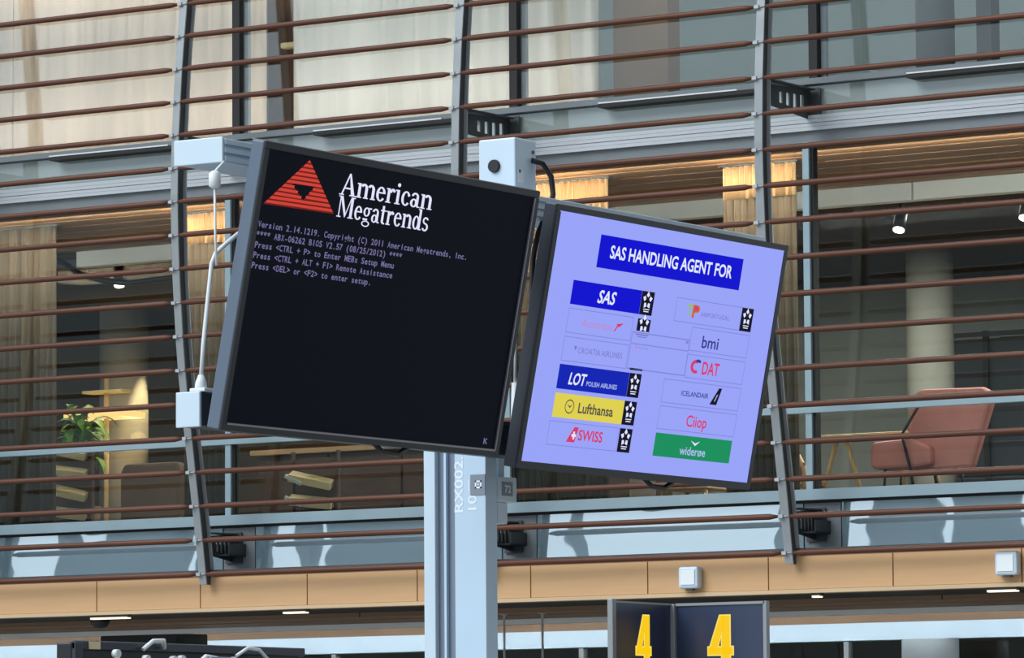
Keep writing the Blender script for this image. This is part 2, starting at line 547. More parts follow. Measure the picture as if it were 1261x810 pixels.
BAY = ['far left bay beyond the frame', 'bay left of the leftmost grey post', 'bay behind the black screen',
       'bay behind the lavender screen', 'right bay before the pink chair', 'last bay beyond the right edge']
WHERE = ['first post, far left', 'second post beyond the left edge', 'post left of the black screen',
         'post rising behind the black screen', 'post at the lavender screen', 'post just beyond the right edge', 'last post, far right']
for i, x in enumerate(PX):
    t = thing('screen_post', 'grey curved steel ' + WHERE[i], 'post', 'curved steel posts of the sunscreen', (x, 0, 0))
    link('front_flange', me_front, t); link('web', me_web, t); link('rear_flange', me_rear, t)
    for lvl, z in (('upper', 7.265), ('lower', 3.74)):
        y = yc(z) + 0.14
        b = thing('support_bracket', 'dark perforated bracket at the %s floor edge of the %s' % (lvl, WHERE[i]), 'bracket',
                  'dark brackets holding the sunscreen posts', (x + 0.01, y, z))
        sc = (34.845 - y) / 0.74
        for nm, me in (('perforated_plate', me_plate), ('top_flange', me_top)):
            o = link(nm, me, b); o.scale = (1, sc, 1)
        o = link('fixing_plate', me_cap, b); o.location = (0, 34.845 - y - 0.012, 0)
        if lvl == 'lower':
            o = link('stirrup', me_low, b); o.location = (0.03, 0.12, 0)

# slats: one mesh shared by all, a flattened round rod with tapered ends
sec = [(0.023 * math.cos(2 * math.pi * k / 12), 0.025 * math.sin(2 * math.pi * k / 12)) for k in range(12)]
sl = MB()
vs, fs = [], []
ends = [(0.085, 0.45), (0.16, 1), (2.90, 1), (2.975, 0.45)]
for xx, s in ends:
    vs += [(xx, a * s, b * s) for a, b in sec]
for i in range(3):
    for k in range(12):
        fs.append((i * 12 + k, i * 12 + (k + 1) % 12, i * 12 + 12 + (k + 1) % 12, i * 12 + 12 + k))
sl.add(vs, fs, True)
sl.f += [tuple(range(12))[::-1], tuple(36 + k for k in range(12))]; sl.smooth += [False, False]
me_slat = sl.mesh('slat', M['slat'])
me_pin = MB().tube([(2.96, 0, 0), (3.08, 0, 0)], 0.007, 8).box(2.99, 3.03, -0.022, 0.012, -0.014, 0.014).mesh('end_pin', M['clip'])
for i in range(6):
    t = thing('slat_screen', 'brown wooden slats in the ' + BAY[i], 'sunscreen', 'sunscreen bays of brown wooden slats', (PX[i], 0, 0))
    for k in range(23):
        z = 3.48 + 0.3 * k
        o = link('slat', me_slat, t)
        o.location = (0, yc(z) - 0.005, z)
        p = link('end_pin', me_pin, o)

# ------------------------------------------------------------------ middle storey interior
def pleats(w, h, waves, amp, th=0.012, skew=0.3):
    """hanging gathered cloth: a wavy sheet with two faces, closed at its edges"""
    n = waves * 8
    vs, fs = [], []
    rnd = [random.uniform(0.6, 1.2) for _ in range(waves + 2)]
    for s in (0, 1):
        for j in (0, 1):
            for i in range(n + 1):
                u = i / n
                a = amp * rnd[int(u * waves)]
                vs.append((u * w + 0.2 * a * math.sin(4 * math.pi * u * waves), a * math.sin(2 * math.pi * u * waves) + s * th, j * h))
    q = lambda s, j, i: (s * 2 + j) * (n + 1) + i
    for i in range(n):
        fs.append((q(0, 0, i), q(0, 0, i + 1), q(0, 1, i + 1), q(0, 1, i)))
        fs.append((q(1, 0, i + 1), q(1, 0, i), q(1, 1, i), q(1, 1, i + 1)))
        fs.append((q(0, 1, i), q(0, 1, i + 1), q(1, 1, i + 1), q(1, 1, i)))
        fs.append((q(0, 0, i + 1), q(0, 0, i), q(1, 0, i), q(1, 0, i + 1)))
    fs.append((q(0, 0, 0), q(0, 1, 0), q(1, 1, 0), q(1, 0, 0)))
    fs.append((q(0, 1, n), q(0, 0, n), q(1, 0, n), q(1, 1, n)))
    return MB().add(vs, fs, True)


CUR = [(-29.05, 0.98, 'gathered grey-brown curtain at the far left behind the slats'),
       (-26.56, 0.56, 'gathered beige curtain with painted warm-lit top just left of the black screen'),
       (-22.95, 1.02, 'gathered beige curtain with painted warm-lit top seen above the lavender screen'),
       (-20.76, 0.72, 'gathered beige curtain with painted warm-lit top behind the right grey post')]
for x, w, lab in CUR:
    t = thing('curtain', lab, 'curtain', 'gathered curtains of the middle storey', (x, 35.5, 4.0))
    far = x < -29
    pleats(w, 2.885 if far else 2.60, max(4, int(w * 14)), 0.03).build('drape', M['curtain'], t)
    if not far:
        pleats(w, 0.285, max(4, int(w * 16)), 0.05).build('honey_top', M['honey_top'], t, 0, (0, 0, 2.60))  # lit band of the curtain, painted as a honey strip
    bx('curtain_rail', -0.03, w + 0.03, -0.03, 0.03, 2.885, 2.90, M['bracket'], t)

# area lights added without fixtures over the curtains and deeper in the room
def area(name, loc, size, energy, color, rot=(0, 0, 0), sy=None):
    d = bpy.data.lights.new(name, 'AREA')
    d.energy = energy; d.color = color
    d.shape = 'RECTANGLE'; d.size = size; d.size_y = sy or size
    o = bpy.data.objects.new(name, d)
    COL.objects.link(o); o.location = loc; o.rotation_euler = rot
    return o


def spot(name, loc, target, energy, color, angle=60, blend=0.4, r=0.05, parent=None):
    d = bpy.data.lights.new(name, 'SPOT')
    d.energy = energy; d.color = color; d.spot_size = math.radians(angle); d.spot_blend = blend
    d.shadow_soft_size = r
    o = bpy.data.objects.new(name, d)
    COL.objects.link(o); o.location = loc
    o.rotation_euler = (Vector(target) - Vector(loc)).to_track_quat('-Z', 'Y').to_euler()
    if parent: o.parent = parent
    return o


WARM = (1.0, 0.72, 0.45)
for x, w, lab in CUR[1:]:                 # unseen linear fill lights, added to brighten the curtain tops
    area('curtain_fill', (x + w / 2, 35.06, 6.80), w, 5 * w, (1.0, 0.80, 0.58), (math.radians(80), 0, 0), 0.05)
area('room_fill_warm', (-28.5, 39.0, 6.85), 5.0, 190, (1.0, 0.74, 0.50), sy=1.2)  # unseen fill added to warm the left half of the room
area('room_fill_neutral', (-19.5, 39.2, 6.85), 6.0, 560, (0.95, 0.95, 0.9), sy=1.2)  # unseen fill added to brighten the right half of the room
spot('pillar_lamp', (-31.62, 41.95, 6.86), (-31.90, 42.0, 4.6), 420, (1.0, 0.74, 0.42), 34, 0.2, 0.04)

# spotlights on black tracks
area('trim_fill', (-24.0, 35.04, 6.84), 26, 190, (1.0, 0.93, 0.84), (math.radians(66), 0, 0), 0.05)  # unseen strip light, added to brighten the pale trim and the pink chair
area('bulkhead_fill', (-25.0, 38.2, 3.05), 24, 95, (0.85, 0.95, 1.0), (math.radians(80), 0, 0), 0.06)  # unseen strip light, added to brighten the white bulkhead
for k, (x, y, z, lab) in enumerate(((-29.24, 38.0, 6.61, 'black track spotlight with lit lens left of the black screen'),
                                    (-20.39, 38.0, 6.56, 'black track spotlight with lit lens right of the lavender screen'),
                                    (-19.12, 38.0, 6.58, 'black track spotlight with lit lens at the right edge'))):
    t = thing('track_spotlight', lab, 'light', 'track spotlights in the middle storey', (x, y, z))
    d = Vector((0.28, -0.35, -1)).normalized() if k == 0 else Vector((0.05, -0.45, -1)).normalized()
    MB().tube([-d * 0.20, d * 0.0], [0.055, 0.06], 16).build('housing', M['black'], t)
    MB().tube([d * 0.001, d * 0.012], 0.052, 16).build('lens', M['lamp'], t)
    MB().tube([-d * 0.13, (-d * 0.13).to_2d().to_3d() + Vector((0, 0, 0.30 - 0.02 * k))], 0.012, 8).build('stem', M['black'], t)
    spot('spot_lamp', tuple(d * 0.03), tuple(d * 1.0), 40, WARM if k == 0 else (1, 0.93, 0.82), 55, 0.5, 0.04, t)
for a, b, lab in ((-30.2, -26.6, 'black lighting track on the ceiling at the left'), (-22.0, -16.5, 'black lighting track on the ceiling at the right')):
    tag(bx('lighting_track', a, b, 37.97, 38.03, 6.83, 6.90, M['black']), lab, 'track', 'lighting tracks')
tag(MB().tube([(-29.9, 37.72, 6.93), (-29.5, 37.72, 6.70), (-29.2, 37.72, 6.62), (-28.9, 37.72, 6.58), (-28.4, 37.72, 6.60), (-27.6, 37.72, 6.64), (-26.9, 37.72, 6.93)], 0.03, 8).build('hanging_cable', M['cord_black']),
    'thick black cable sagging under the pale ceiling trim at the left', 'cable')

# floor lamp with flat warm shades, panel behind it
t = thing('floor_lamp', 'tall lamp with two flat warm-lit shades on a thin pole beside the round pillar', 'lamp', None, (-31.72, 41.0, 3.98))
MB().tube([(0, 0, 0.02), (0, 0, 2.05)], 0.028, 10).build('pole', M['pale_wood'], t)
MB().lathe([(0.16, 0), (0.16, 0.03)], 0, 0, 20).build('base', M['bracket'], t)
MB().box(-0.42, 0.36, -0.22, 0.22, 1.58, 1.65).build('shade', M['lamp_warm'], t, 0.01)
MB().box(-0.26, 0.28, -0.1, 0.1, 1.855, 1.885).build('upper_shade', M['board'], t, 0.006)
pl = bpy.data.lights.new('floor_lamp_light', 'POINT'); pl.energy = 24; pl.color = (1, 0.66, 0.32); pl.shadow_soft_size = 0.1
o = bpy.data.objects.new('floor_lamp_light', pl); COL.objects.link(o); o.parent = t; o.location = (0.15, 0.35, 1.35)
t = thing('easel', 'easel with a slanted pale wooden sheet behind the lamp pole', 'easel', None, (-32.3, 40.6, 3.98))
MB().prism([(-0.50, 1.90), (0.12, 1.87), (0.14, 1.58), (0.02, 1.58)], 1, 0, 0.04).build('sheet', M['pale_wood'], t)
for sx in (-0.2, 0.08):
    MB().tube([(sx, 0.05, 0), (sx, 0.05, 1.86)], 0.015, 8).build('leg', M['brown'], t)

# potted plant
t = thing('potted_plant', 'leafy green potted plant behind the slats at the left', 'plant', None, (-29.72, 38.0, 3.98))
MB().lathe([(0.15, 0), (0.21, 0.42), (0.19, 0.42), (0.18, 0.36)], 0, 0, 20).build('pot', M['pot'], t)
MB().tube([(0, 0, 0.36), (0.02, 0, 0.8), (0, 0.02, 1.25)], [0.022, 0.018, 0.012], 8).build('stem', M['brown'], t)
lf = []
for i, (u, wd, dz) in enumerate(((0, 0.0, 0), (0.25, 0.6, 0.03), (0.55, 1.0, 0.03), (0.8, 0.7, -0.01), (1, 0.0, -0.08))):
    lf.append((u * 0.24, wd * 0.05, dz))
vs = []
for (lx, ly, lz) in lf:
    vs += [(lx, -ly - 0.001, lz), (lx, 0, lz - 0.012), (lx, ly + 0.001, lz)]
fs = []
for i in range(4):
    for k in (0, 1):
        fs.append((3 * i + k, 3 * i + k + 1, 3 * i + 4 + k, 3 * i + 3 + k))
me_leaf = MB().add(vs, fs, True).mesh('leaf', M['leaf'])
for k in range(60):
    o = link('leaf', me_leaf, t)
    h = random.uniform(0.85, 1.38)
    a = random.uniform(0, 6.283)
    o.location = (random.uniform(-0.1, 0.1), random.uniform(-0.1, 0.1), h)
    o.rotation_euler = (random.uniform(-0.5, 0.5), random.uniform(-0.7, 0.6), a)
    s = random.uniform(0.8, 1.25)
    o.scale = (s, s, s)

# brown sofa and display stands
t = thing('armchair', 'dark brown low armchair with a rounded back behind the left slats', 'chair', None, (-27.55, 36.4, 3.98))
MB().prism([(-0.36, 0.12), (0.36, 0.12), (0.36, 0.60), (0.31, 0.68), (-0.31, 0.68), (-0.36, 0.60)], 1, -0.12, 0.02).build('backrest', M['leather'], t, 0.03)
MB().box(-0.36, 0.36, 0.02, 0.62, 0.14, 0.40).build('seat', M['leather'], t, 0.03)
for sx in (-1, 1):
    MB().box(sx * 0.36 - 0.06, sx * 0.36 + 0.06, 0.0, 0.62, 0.14, 0.52).build('armrest', M['leather'], t, 0.03)
    for yy in (0.0, 0.56):
        MB().tube([(sx * 0.32, yy, 0), (sx * 0.32, yy, 0.14)], 0.02, 8).build('leg', M['bracket'], t)
for k, (x, lab) in enumerate(((-28.98, 'brochure stand with tilted pale boards below the green plant'),
                              (-27.70, 'brochure stand with tilted pale boards behind the brown armchair'),
                              (-26.06, 'brochure stand with tilted pale boards under the black screen'))):
    t = thing('brochure_stand', lab, 'stand', 'brochure stands with tilted boards', (x, 37.4 if k == 1 else 36.9, 3.98))
    for sx in (-0.26, 0.26):
        MB().box(sx - 0.012, sx + 0.012, -0.02, 0.02, 0, 1.0 if k == 0 else 0.76).build('upright', M['brown'], t)
    MB().box(-0.24, 0.24, 0.02, 0.04, 0.02, 0.95 if k == 0 else 0.7).build('back_panel', M['brown'], t)
    for j in range(4 if k == 0 else 2):
        z = 0.30 + 0.2 * j
        o = MB().box(-0.22, 0.20, -0.14, 0.0, -0.035, 0.035).build('board', M['board'], t, 0.0, (0, -0.02, z))
        o.rotation_euler = (0.35, 0.12 + 0.1 * (j % 2), 0.35)
        o = MB().box(-0.24, -0.06, -0.17, -0.145, -0.02, 0.012).build('leaflet', M['white'], t, 0.0, (0, -0.02, z - 0.03))
        o.rotation_euler = (0.35, 0.45, 0.25)

# long counter behind the black screen
t = thing('counter', 'long brown wooden counter seen under the black screen', 'counter', None, (-25.6, 37.6, 3.98))
MB().box(-1.7, 2.6, -0.05, 0.55, 0.80, 0.85).build('worktop', M['fascia'], t, 0.005)
for k in range(5):
    MB().box(-1.65 + k * 0.85, -0.83 + k * 0.85, 0.02, 0.05, 0.05, 0.795).build('front_panel', M['brown'], t, 0.004)
MB().box(-1.66, 2.56, 0.05, 0.5, 0.0, 0.78).build('carcass', M['ceil_dark'], t)
MB().tube([(0.75, -0.02, 0), (0.75, -0.02, 0.8)], 0.018, 8).build('leg', M['pale_wood'], t)

# pink lounge chair
t = thing('lounge_chair', 'dusty pink upholstered lounge chair with thin black frame behind the right slats', 'chair', None, (-19.5, 37.0, 3.98))
MB().prism([(-0.24, 0.98), (-0.16, 1.03), (0.44, 1.02), (0.52, 0.98), (0.53, 0.88), (0.33, 0.32), (-0.24, 0.30), (-0.30, 0.62)], 1, -0.02, 0.10).build('backrest', M['pink'], t, 0.035)
MB().prism([(-0.62, 0.36), (-0.56, 0.34), (-0.2, 0.34), (-0.02, 0.36), (-0.02, 0.52), (-0.22, 0.60), (-0.60, 0.58), (-0.62, 0.54)], 1, -0.10, 0.30).build('seat', M['pink'], t, 0.03)
MB().prism([(-0.30, 0.60), (-0.02, 0.96), (0.02, 0.93), (-0.22, 0.58)], 1, 0.12, 0.24).build('side_wing', M['pink'], t, 0.02)
MB().tube([(-0.10, -0.12, 0.90), (-0.29, -0.12, 0.63), (-0.20, -0.12, 0.30), (-0.16, -0.12, 0.0)], 0.014, 8).build('frame', M['black'], t)
MB().tube([(-0.10, 0.32, 0.90), (-0.29, 0.32, 0.63), (-0.20, 0.32, 0.30), (-0.16, 0.32, 0.0)], 0.014, 8).build('frame', M['black'], t)
for sx, yy in ((-0.52, -0.05), (-0.52, 0.25), (0.20, -0.0), (0.20, 0.08)):
    MB().tube([(sx, yy, 0), (sx * 0.95, yy, 0.36)], 0.013, 8).build('leg', M['black'], t)

# wooden trestle table beside it
t = thing('side_table', 'pale wooden side table with splayed legs behind the pink chair', 'table', None, (-20.78, 37.5, 3.98))
MB().box(-0.26, 1.10, -0.05, 0.3, 0.675, 0.71).build('table_top', M['pale_wood'], t, 0.006)
for xo in (0.0, 0.80):
    for x0, x1 in ((-0.27, -0.07), (0.24, 0.06)):
        MB().tube([(xo + x0, 0.1, 0), (xo + x1, 0.1, 0.62), (xo + x1 * 0.3, 0.1, 0.68)], 0.02, 8).build('leg', M['pale_wood'], t)
t = thing('cafe_chair', 'small tan chair with a curved back beside the right grey post', 'chair', None, (-20.95, 37.0, 3.98))
MB().tube([(-0.14, 0, 0), (-0.13, 0, 0.40), (-0.05, 0, 0.53), (0.05, 0, 0.50), (0.12, 0, 0.38), (0.14, 0, 0)], 0.028, 8).build('back_hoop', M['fascia'], t)
MB().box(-0.13, 0.13, -0.02, 0.01, 0.28, 0.44).build('backrest', M['leather'], t, 0.01)
MB().box(-0.15, 0.15, 0.0, 0.34, 0.24, 0.28).build('seat', M['fascia'], t, 0.01)
for sx in (-0.13, 0.13):
    MB().tube([(sx, 0.32, 0), (sx, 0.32, 0.25)], 0.016, 8).build('leg', M['fascia'], t)
t = thing('low_table', 'low orange wooden table peeking out below the lavender screen', 'table', None, (-21.9, 36.6, 3.98))
MB().box(-0.16, 0.36, -0.1, 0.4, 0.215, 0.275).build('table_top', M['honey_top'], t, 0.01)
for sx in (-0.12, 0.32):
    for yy in (-0.06, 0.36):
        MB().tube([(sx, yy, 0), (sx, yy, 0.22)], 0.02, 8).build('leg', M['fascia'], t)
tag(MB().lathe([(0.05, 0), (0.055, 0.05), (0.05, 0.06)], 0, 0, 16).build('white_dish', M['white'], None, 0, (-22.2 + 0.21, 36.6, 4.256)),
    'small white dish on the low orange table under the lavender screen', 'dish')

# dark room divider at the right
t = thing('room_divider', 'dark glazed room divider with a thin black pole behind the pink chair', 'divider', None, (-22.0, 43.6, 3.98))
MB().box(-0.85, 3.2, 0, 0.04, 0.0, 2.12).build('panel', mat('divider_panel', srgb(44, 52, 60), 0.5), t)
for xx in (-0.85, -0.40, 1.1, 2.6):
    MB().box(xx - 0.03, xx + 0.03, -0.03, 0.0, 0, 2.2).build('upright', M['black'], t)
for zz in (0.72, 1.12, 1.52, 2.14):
    MB().box(-0.85, 3.2, -0.025, 0.0, zz, zz + 0.05).build('crossbar', M['black'], t)

# ------------------------------------------------------------------ upper storey
UP = [(-33.5, 4.94, 'sheer'), (-28.55, 2.97, 'sheer'), (-25.27, 2.37, 'sheer_cool'), (-22.88, 0.90, 'sheer_cool')]
ULAB = ['warm grey sheer curtain beyond the left edge of the upper storey', 'warm grey sheer curtain left of the brown strip in the upper storey',
        'pale grey sheer curtain right of the brown strip in the upper storey', 'narrow whitish sheer curtain left of the oak partition']
for (x, w, mm), lab in zip(UP, ULAB):
    t = thing('sheer_curtain', lab, 'curtain', 'sheer curtains of the upper storey', (x, 35.45, 7.47))
    pleats(w, 2.95, int(w * 5.5), 0.022).build('drape', M[mm], t)
    bx('curtain_rail', 0, w, -0.02, 0.03, 2.95, 2.98, M['bracket'], t)
area('upper_curtain_fill', (-25.5, 35.06, 10.42), 14, 230, (1.0, 0.88, 0.78), (math.radians(20), 0, 0), 0.15)  # out-of-view fill, added to light the sheer curtains from the front
area('sill_fill', (-27.0, 35.06, 7.44), 10, 34, (1.0, 0.92, 0.84), (math.radians(165), 0, 0), 0.12)  # uplight added behind the sill to even out the curtains
area('upper_room_fill', (-22.0, 39.0, 10.42), 14, 200, (0.92, 0.97, 1.0), sy=1.5)  # fill added without a fixture to light the upper back wall
for k, (z, lab) in enumerate(((8.92, 'small lit lamp at the top of the brown strip between sheer curtains'), (8.36, 'small lit lamp lower on the brown strip between sheer curtains'))):
    t = thing('wall_lamp', lab, 'light', 'lamps on the brown strip', (-25.40, 35.72, z))
    bx('shade', -0.10, 0.10, -0.16, -0.06, 0.0, 0.05, M['lamp'] if k == 0 else M['board'], t, 0.01)
    bx('arm', -0.02, 0.02, -0.06, 0.0, 0.01, 0.04, M['bracket'], t)

# ------------------------------------------------------------------ small fittings on the fascia and soffit
for x0, x1, z0, z1, lab in ((-20.60, -20.41, 3.215, 3.40, 'pale square box on the timber fascia above the number sign'),
                            (-17.64, -17.44, 3.24, 3.435, 'pale square box on the timber fascia at the right edge')):
    t = thing('wall_box', lab, 'box', 'pale boxes on the timber fascia', ((x0 + x1) / 2, 34.5, z0))
    w = (x1 - x0) / 2
    MB().box(-w, w, -0.09, 0.0, 0, z1 - z0).build('housing', M['steel'], t, 0.02)
    MB().box(-w * 0.72, w * 0.72, -0.097, -0.09, 0.03, z1 - z0 - 0.03).build('cover', M['white'], t, 0.003)
    MB().box(-0.03, 0.03, -0.07, -0.02, -0.012, 0.004).build('gland', M['bracket'], t)
for x, w, lab in ((-26.67, 0.42, 'lit strip lamp under the fascia edge near the dome camera'), (-24.61, 0.24, 'lit strip lamp under the fascia edge left of the mast'),
                  (-19.34, 0.07, 'tiny lit lamp under the fascia edge right of the number sign'), (-17.63, 0.26, 'lit strip lamp under the fascia edge by the right box')):
    t = thing('soffit_lamp', lab, 'light', 'strip lamps under the fascia', (x, 34.54, 3.112))
    bx('housing', -w / 2 - 0.01, w / 2 + 0.01, -0.03, 0.03, 0.012, 0.038, M['bracket'], t)
    bx('diffuser', -w / 2, w / 2, -0.032, 0.025, 0.0, 0.016, M['lamp_soft'], t)
for x, lab in ((-23.60, 'thin grey rod dropping from the soffit close beside the mast'), (-23.19, 'thin grey rod dropping from the soffit between mast and number sign')):
    t = thing('hanging_rod', lab, 'rod', 'thin rods hanging from the soffit', (x, 36.36, 0))
    MB().tube([(0, 0, 0.0), (0, 0, 3.12)], 0.011, 8).build('rod', M['white'], t)
    MB().lathe([(0.04, 3.12), (0.04, 3.13)], 0, 0, 16).build('flange', M['clip'], t)
t = thing('cable_connector', 'small white connector hanging in the gap between the two screens', 'connector', None, (-5.945, 9.215, 2.417))
MB().tube([(0, 0, 0.0), (0.0, 0, 0.03), (0, -0.003, 0.10)], [0.013, 0.012, 0.008], 12).build('body', M['cord'], t)
MB().tube([(0, -0.003, 0.10), (0.004, 0.0, 0.3), (0.01, 0.01, 0.47)], 0.004, 8).build('lead', M['cord'], t)
t = thing('dome_camera', 'small black dome camera under the soffit at the left', 'camera', None, (-26.93, 34.72, 3.04))
MB().lathe([(0.02, 0.0), (0.06, 0.012), (0.085, 0.045), (0.09, 0.075)], 0, 0, 20).build('dome', M['black'], t)
MB().lathe([(0.095, 0.075), (0.095, 0.105)], 0, 0, 20).build('base', M['bracket'], t)
t = thing('ventilation_duct', 'dark grey duct under the soffit above the rear-facing screen', 'duct', None, (-28.7, 37.9, 2.98))
MB().box(-0.5, 0.45, -0.25, 0.25, 0.0, 0.11).build('casing', M['dark'], t, 0.01)
MB().tube([(0.1, -0.1, 0.0), (0.1, -0.1, -0.06)], 0.12, 16).build('outlet', M['bracket'], t)

# ------------------------------------------------------------------ writing
_cache = {}


def glyphs(s, heavy=0.0):
    """vertices and faces of a string in the built-in font, laid out from x = 0, baseline y = 0"""
    key = (s, heavy)
    if key not in _cache:
        c = bpy.data.curves.new('writing', 'FONT')
        c.body = s
        c.resolution_u = 3
        c.offset = heavy
        ob = bpy.data.objects.new('writing', c)
        me = bpy.data.meshes.new_from_object(ob)
        v = [(p.co.x, p.co.y) for p in me.vertices]
        f = [tuple(p.vertices) for p in me.polygons]
        bpy.data.objects.remove(ob); bpy.data.meshes.remove(me); bpy.data.curves.remove(c)
        _cache[key] = (v, f)
    return _cache[key]


class Flat:
    """flat print: polygons in the (a, b) plane of a face, in metres; to3d() maps them to the face"""
    def __init__(self, to3d):
        self.t, self.v, self.f = to3d, [], []

    def poly(self, pts):
        o = len(self.v)
        self.v += [self.t(a, b) for a, b in pts]
        self.f.append(tuple(range(o, o + len(pts))))
        return self

    def rect(self, a0, a1, b0, b1):
        return self.poly([(a0, b0), (a1, b0), (a1, b1), (a0, b1)])

    def frame(self, a0, a1, b0, b1, w):
        return self.rect(a0, a1, b0, b0 + w).rect(a0, a1, b1 - w, b1).rect(a0, a0 + w, b0, b1).rect(a1 - w, a1, b0, b1)

    def mesh_at(self, v, f, a0, b0, sa, sb, shear=0.0):
        o = len(self.v)
        self.v += [self.t(a0 + x * sa + y * sb * shear, b0 + y * sb) for x, y in v]
        self.f += [tuple(i + o for i in q) for q in f]
        return self

    def text(self, s, a0, a1, b0, h, shear=0.0, heavy=0.0):
        """string stretched from a0 to a1 with its capitals h high on baseline b0"""
        v, f = glyphs(s, heavy)
        x0 = min(x for x, _ in v); x1 = max(x for x, _ in v)
        k = (a1 - a0) / (x1 - x0)
        cap = max(y for _, y in glyphs('H')[0])
        return self.mesh_at([(x - x0, y) for x, y in v], f, a0, b0, k, h / cap, shear)

    def mono(self, s, a0, b0, cell, h):
        cap = max(y for _, y in glyphs('H')[0])
        for i, ch in enumerate(s):
            if ch == ' ':
                continue
            v, f = glyphs(ch, 0.02)
            x0 = min(x for x, _ in v); x1 = max(x for x, _ in v)
            k = min(h / cap * 1.35, cell * 0.85 / (x1 - x0))
            off = (cell - (x1 - x0) * k) / 2
            self.mesh_at([(x - x0, y) for x, y in v], f, a0 + i * cell + off, b0, k, h / cap)
        return self

    def build(self, name, m, parent):
        me = bpy.data.meshes.new(name)
        me.from_pydata(self.v, [], self.f)
        me.materials.append(m)
        return link(name, me, parent)


def arc(cx, cy, rx, ry, tx, ty, a0, a1, n=14):
    o = []
    for i in range(n + 1):
        a = math.radians(a0 + (a1 - a0) * i / n); o.append((cx + rx * math.cos(a), cy + ry * math.sin(a)))
    for i in range(n, -1, -1):
        a = math.radians(a0 + (a1 - a0) * i / n); o.append((cx + (rx - tx) * math.cos(a), cy + (ry - ty) * math.sin(a)))
    return [[o[i], o[i + 1], o[2 * n - i], o[2 * n + 1 - i]] for i in range(n)]


def R(a0, a1, b0, b1):
    return [[(a0, b0), (a1, b0), (a1, b1), (a0, b1)]]


T = 0.15       # heavy stroke of the serif letters; capitals are 1 high, small letters 0.66
SERIF = {
    'A': (0.92, [[(0.07, 0), (0.15, 0), (0.47, 0.92), (0.42, 1)]] + [[(0.64, 0), (0.84, 0), (0.50, 1), (0.42, 1)]] + R(0.2, 0.66, 0.29, 0.36) + R(-0.02, 0.25, 0, 0.05) + R(0.55, 0.93, 0, 0.05)),
    'm': (1.08, R(0.07, 0.22, 0, 0.66) + R(0.0, 0.1, 0.6, 0.66) + R(0.46, 0.61, 0, 0.46) + R(0.85, 1.0, 0, 0.46) + arc(0.39, 0.44, 0.22, 0.23, T, 0.1, 0, 150)
          + arc(0.78, 0.44, 0.22, 0.23, T, 0.1, 0, 150) + R(0, 0.29, 0, 0.05) + R(0.40, 0.67, 0, 0.05) + R(0.79, 1.07, 0, 0.05)),
    'e': (0.58, arc(0.28, 0.33, 0.26, 0.34, 0.14, 0.07, 8, 325) + R(0.1, 0.52, 0.36, 0.42)),
    'r': (0.52, R(0.07, 0.22, 0, 0.66) + R(0.0, 0.1, 0.6, 0.66) + arc(0.36, 0.43, 0.18, 0.24, 0.12, 0.12, 30, 165) + R(0, 0.3, 0, 0.05)),
    'i': (0.34, R(0.08, 0.23, 0, 0.66) + R(0.0, 0.1, 0.6, 0.66) + R(0, 0.31, 0, 0.05) + arc(0.15, 0.88, 0.09, 0.09, 0.088, 0.088, 0, 360)),
    'c': (0.54, arc(0.28, 0.33, 0.26, 0.34, 0.14, 0.07, 40, 322) + arc(0.43, 0.50, 0.07, 0.07, 0.068, 0.068, 0, 360, 8)),
    'a': (0.60, R(0.34, 0.48, 0.04, 0.46) + arc(0.26, 0.46, 0.22, 0.21, 0.12, 0.08, 0, 165) + arc(0.22, 0.19, 0.21, 0.20, 0.13, 0.06, 0, 360) + R(0.42, 0.57, 0, 0.06)),
    'n': (0.72, R(0.07, 0.22, 0, 0.66) + R(0.0, 0.1, 0.6, 0.66) + R(0.48, 0.63, 0, 0.46) + arc(0.40, 0.44, 0.23, 0.23, T, 0.1, 0, 150) + R(0, 0.29, 0, 0.05) + R(0.41, 0.70, 0, 0.05)),
    'M': (1.16, R(0.12, 0.19, 0, 1) + R(0.86, 1.03, 0, 1) + [[(0.12, 1), (0.30, 1), (0.60, 0.2), (0.54, 0.02)]] + [[(0.52, 0.02), (0.58, 0.02), (0.92, 1), (0.86, 1)]]
          + R(0.02, 0.30, 0, 0.05) + R(0.76, 1.13, 0, 0.05) + R(0.02, 0.2, 0.95, 1) + R(0.9, 1.13, 0.95, 1)),
    'g': (0.60, arc(0.26, 0.44, 0.22, 0.22, 0.12, 0.06, 0, 360) + arc(0.27, -0.12, 0.27, 0.15, 0.08, 0.05, 0, 360) + R(0.05, 0.36, 0.04, 0.13) + R(0.4, 0.58, 0.58, 0.65)),
    't': (0.42, R(0.09, 0.24, 0.1, 0.86) + R(0.0, 0.38, 0.6, 0.66) + arc(0.27, 0.14, 0.18, 0.15, 0.14, 0.08, 180, 300, 8)),
    'd': (0.68, arc(0.26, 0.33, 0.25, 0.34, 0.14, 0.07, 0, 360) + R(0.42, 0.57, 0, 1) + R(0.34, 0.45, 0.95, 1) + R(0.5, 0.66, 0, 0.05)),
    's': (0.50, arc(0.24, 0.49, 0.2, 0.18, 0.1, 0.08, 20, 270) + arc(0.24, 0.18, 0.22, 0.2, 0.12, 0.08, -160, 90)),
}


def serif(fl, s, a0, a1, b0, h):
    w = sum(SERIF[c][0] for c in s)
    k = (a1 - a0) / w
    x = a0
    for c in s:
        for q in SERIF[c][1]:
            fl.poly([(x + u * k, b0 + v * h) for u, v in q])
        x += SERIF[c][0] * k


# ------------------------------------------------------------------ the two screens on the mast
TILT = math.radians(11.285)
NRM = Vector((math.cos(TILT), 0, -math.sin(TILT)))
UPV = Vector((math.sin(TILT), 0, math.cos(TILT)))
DEEP = 0.034


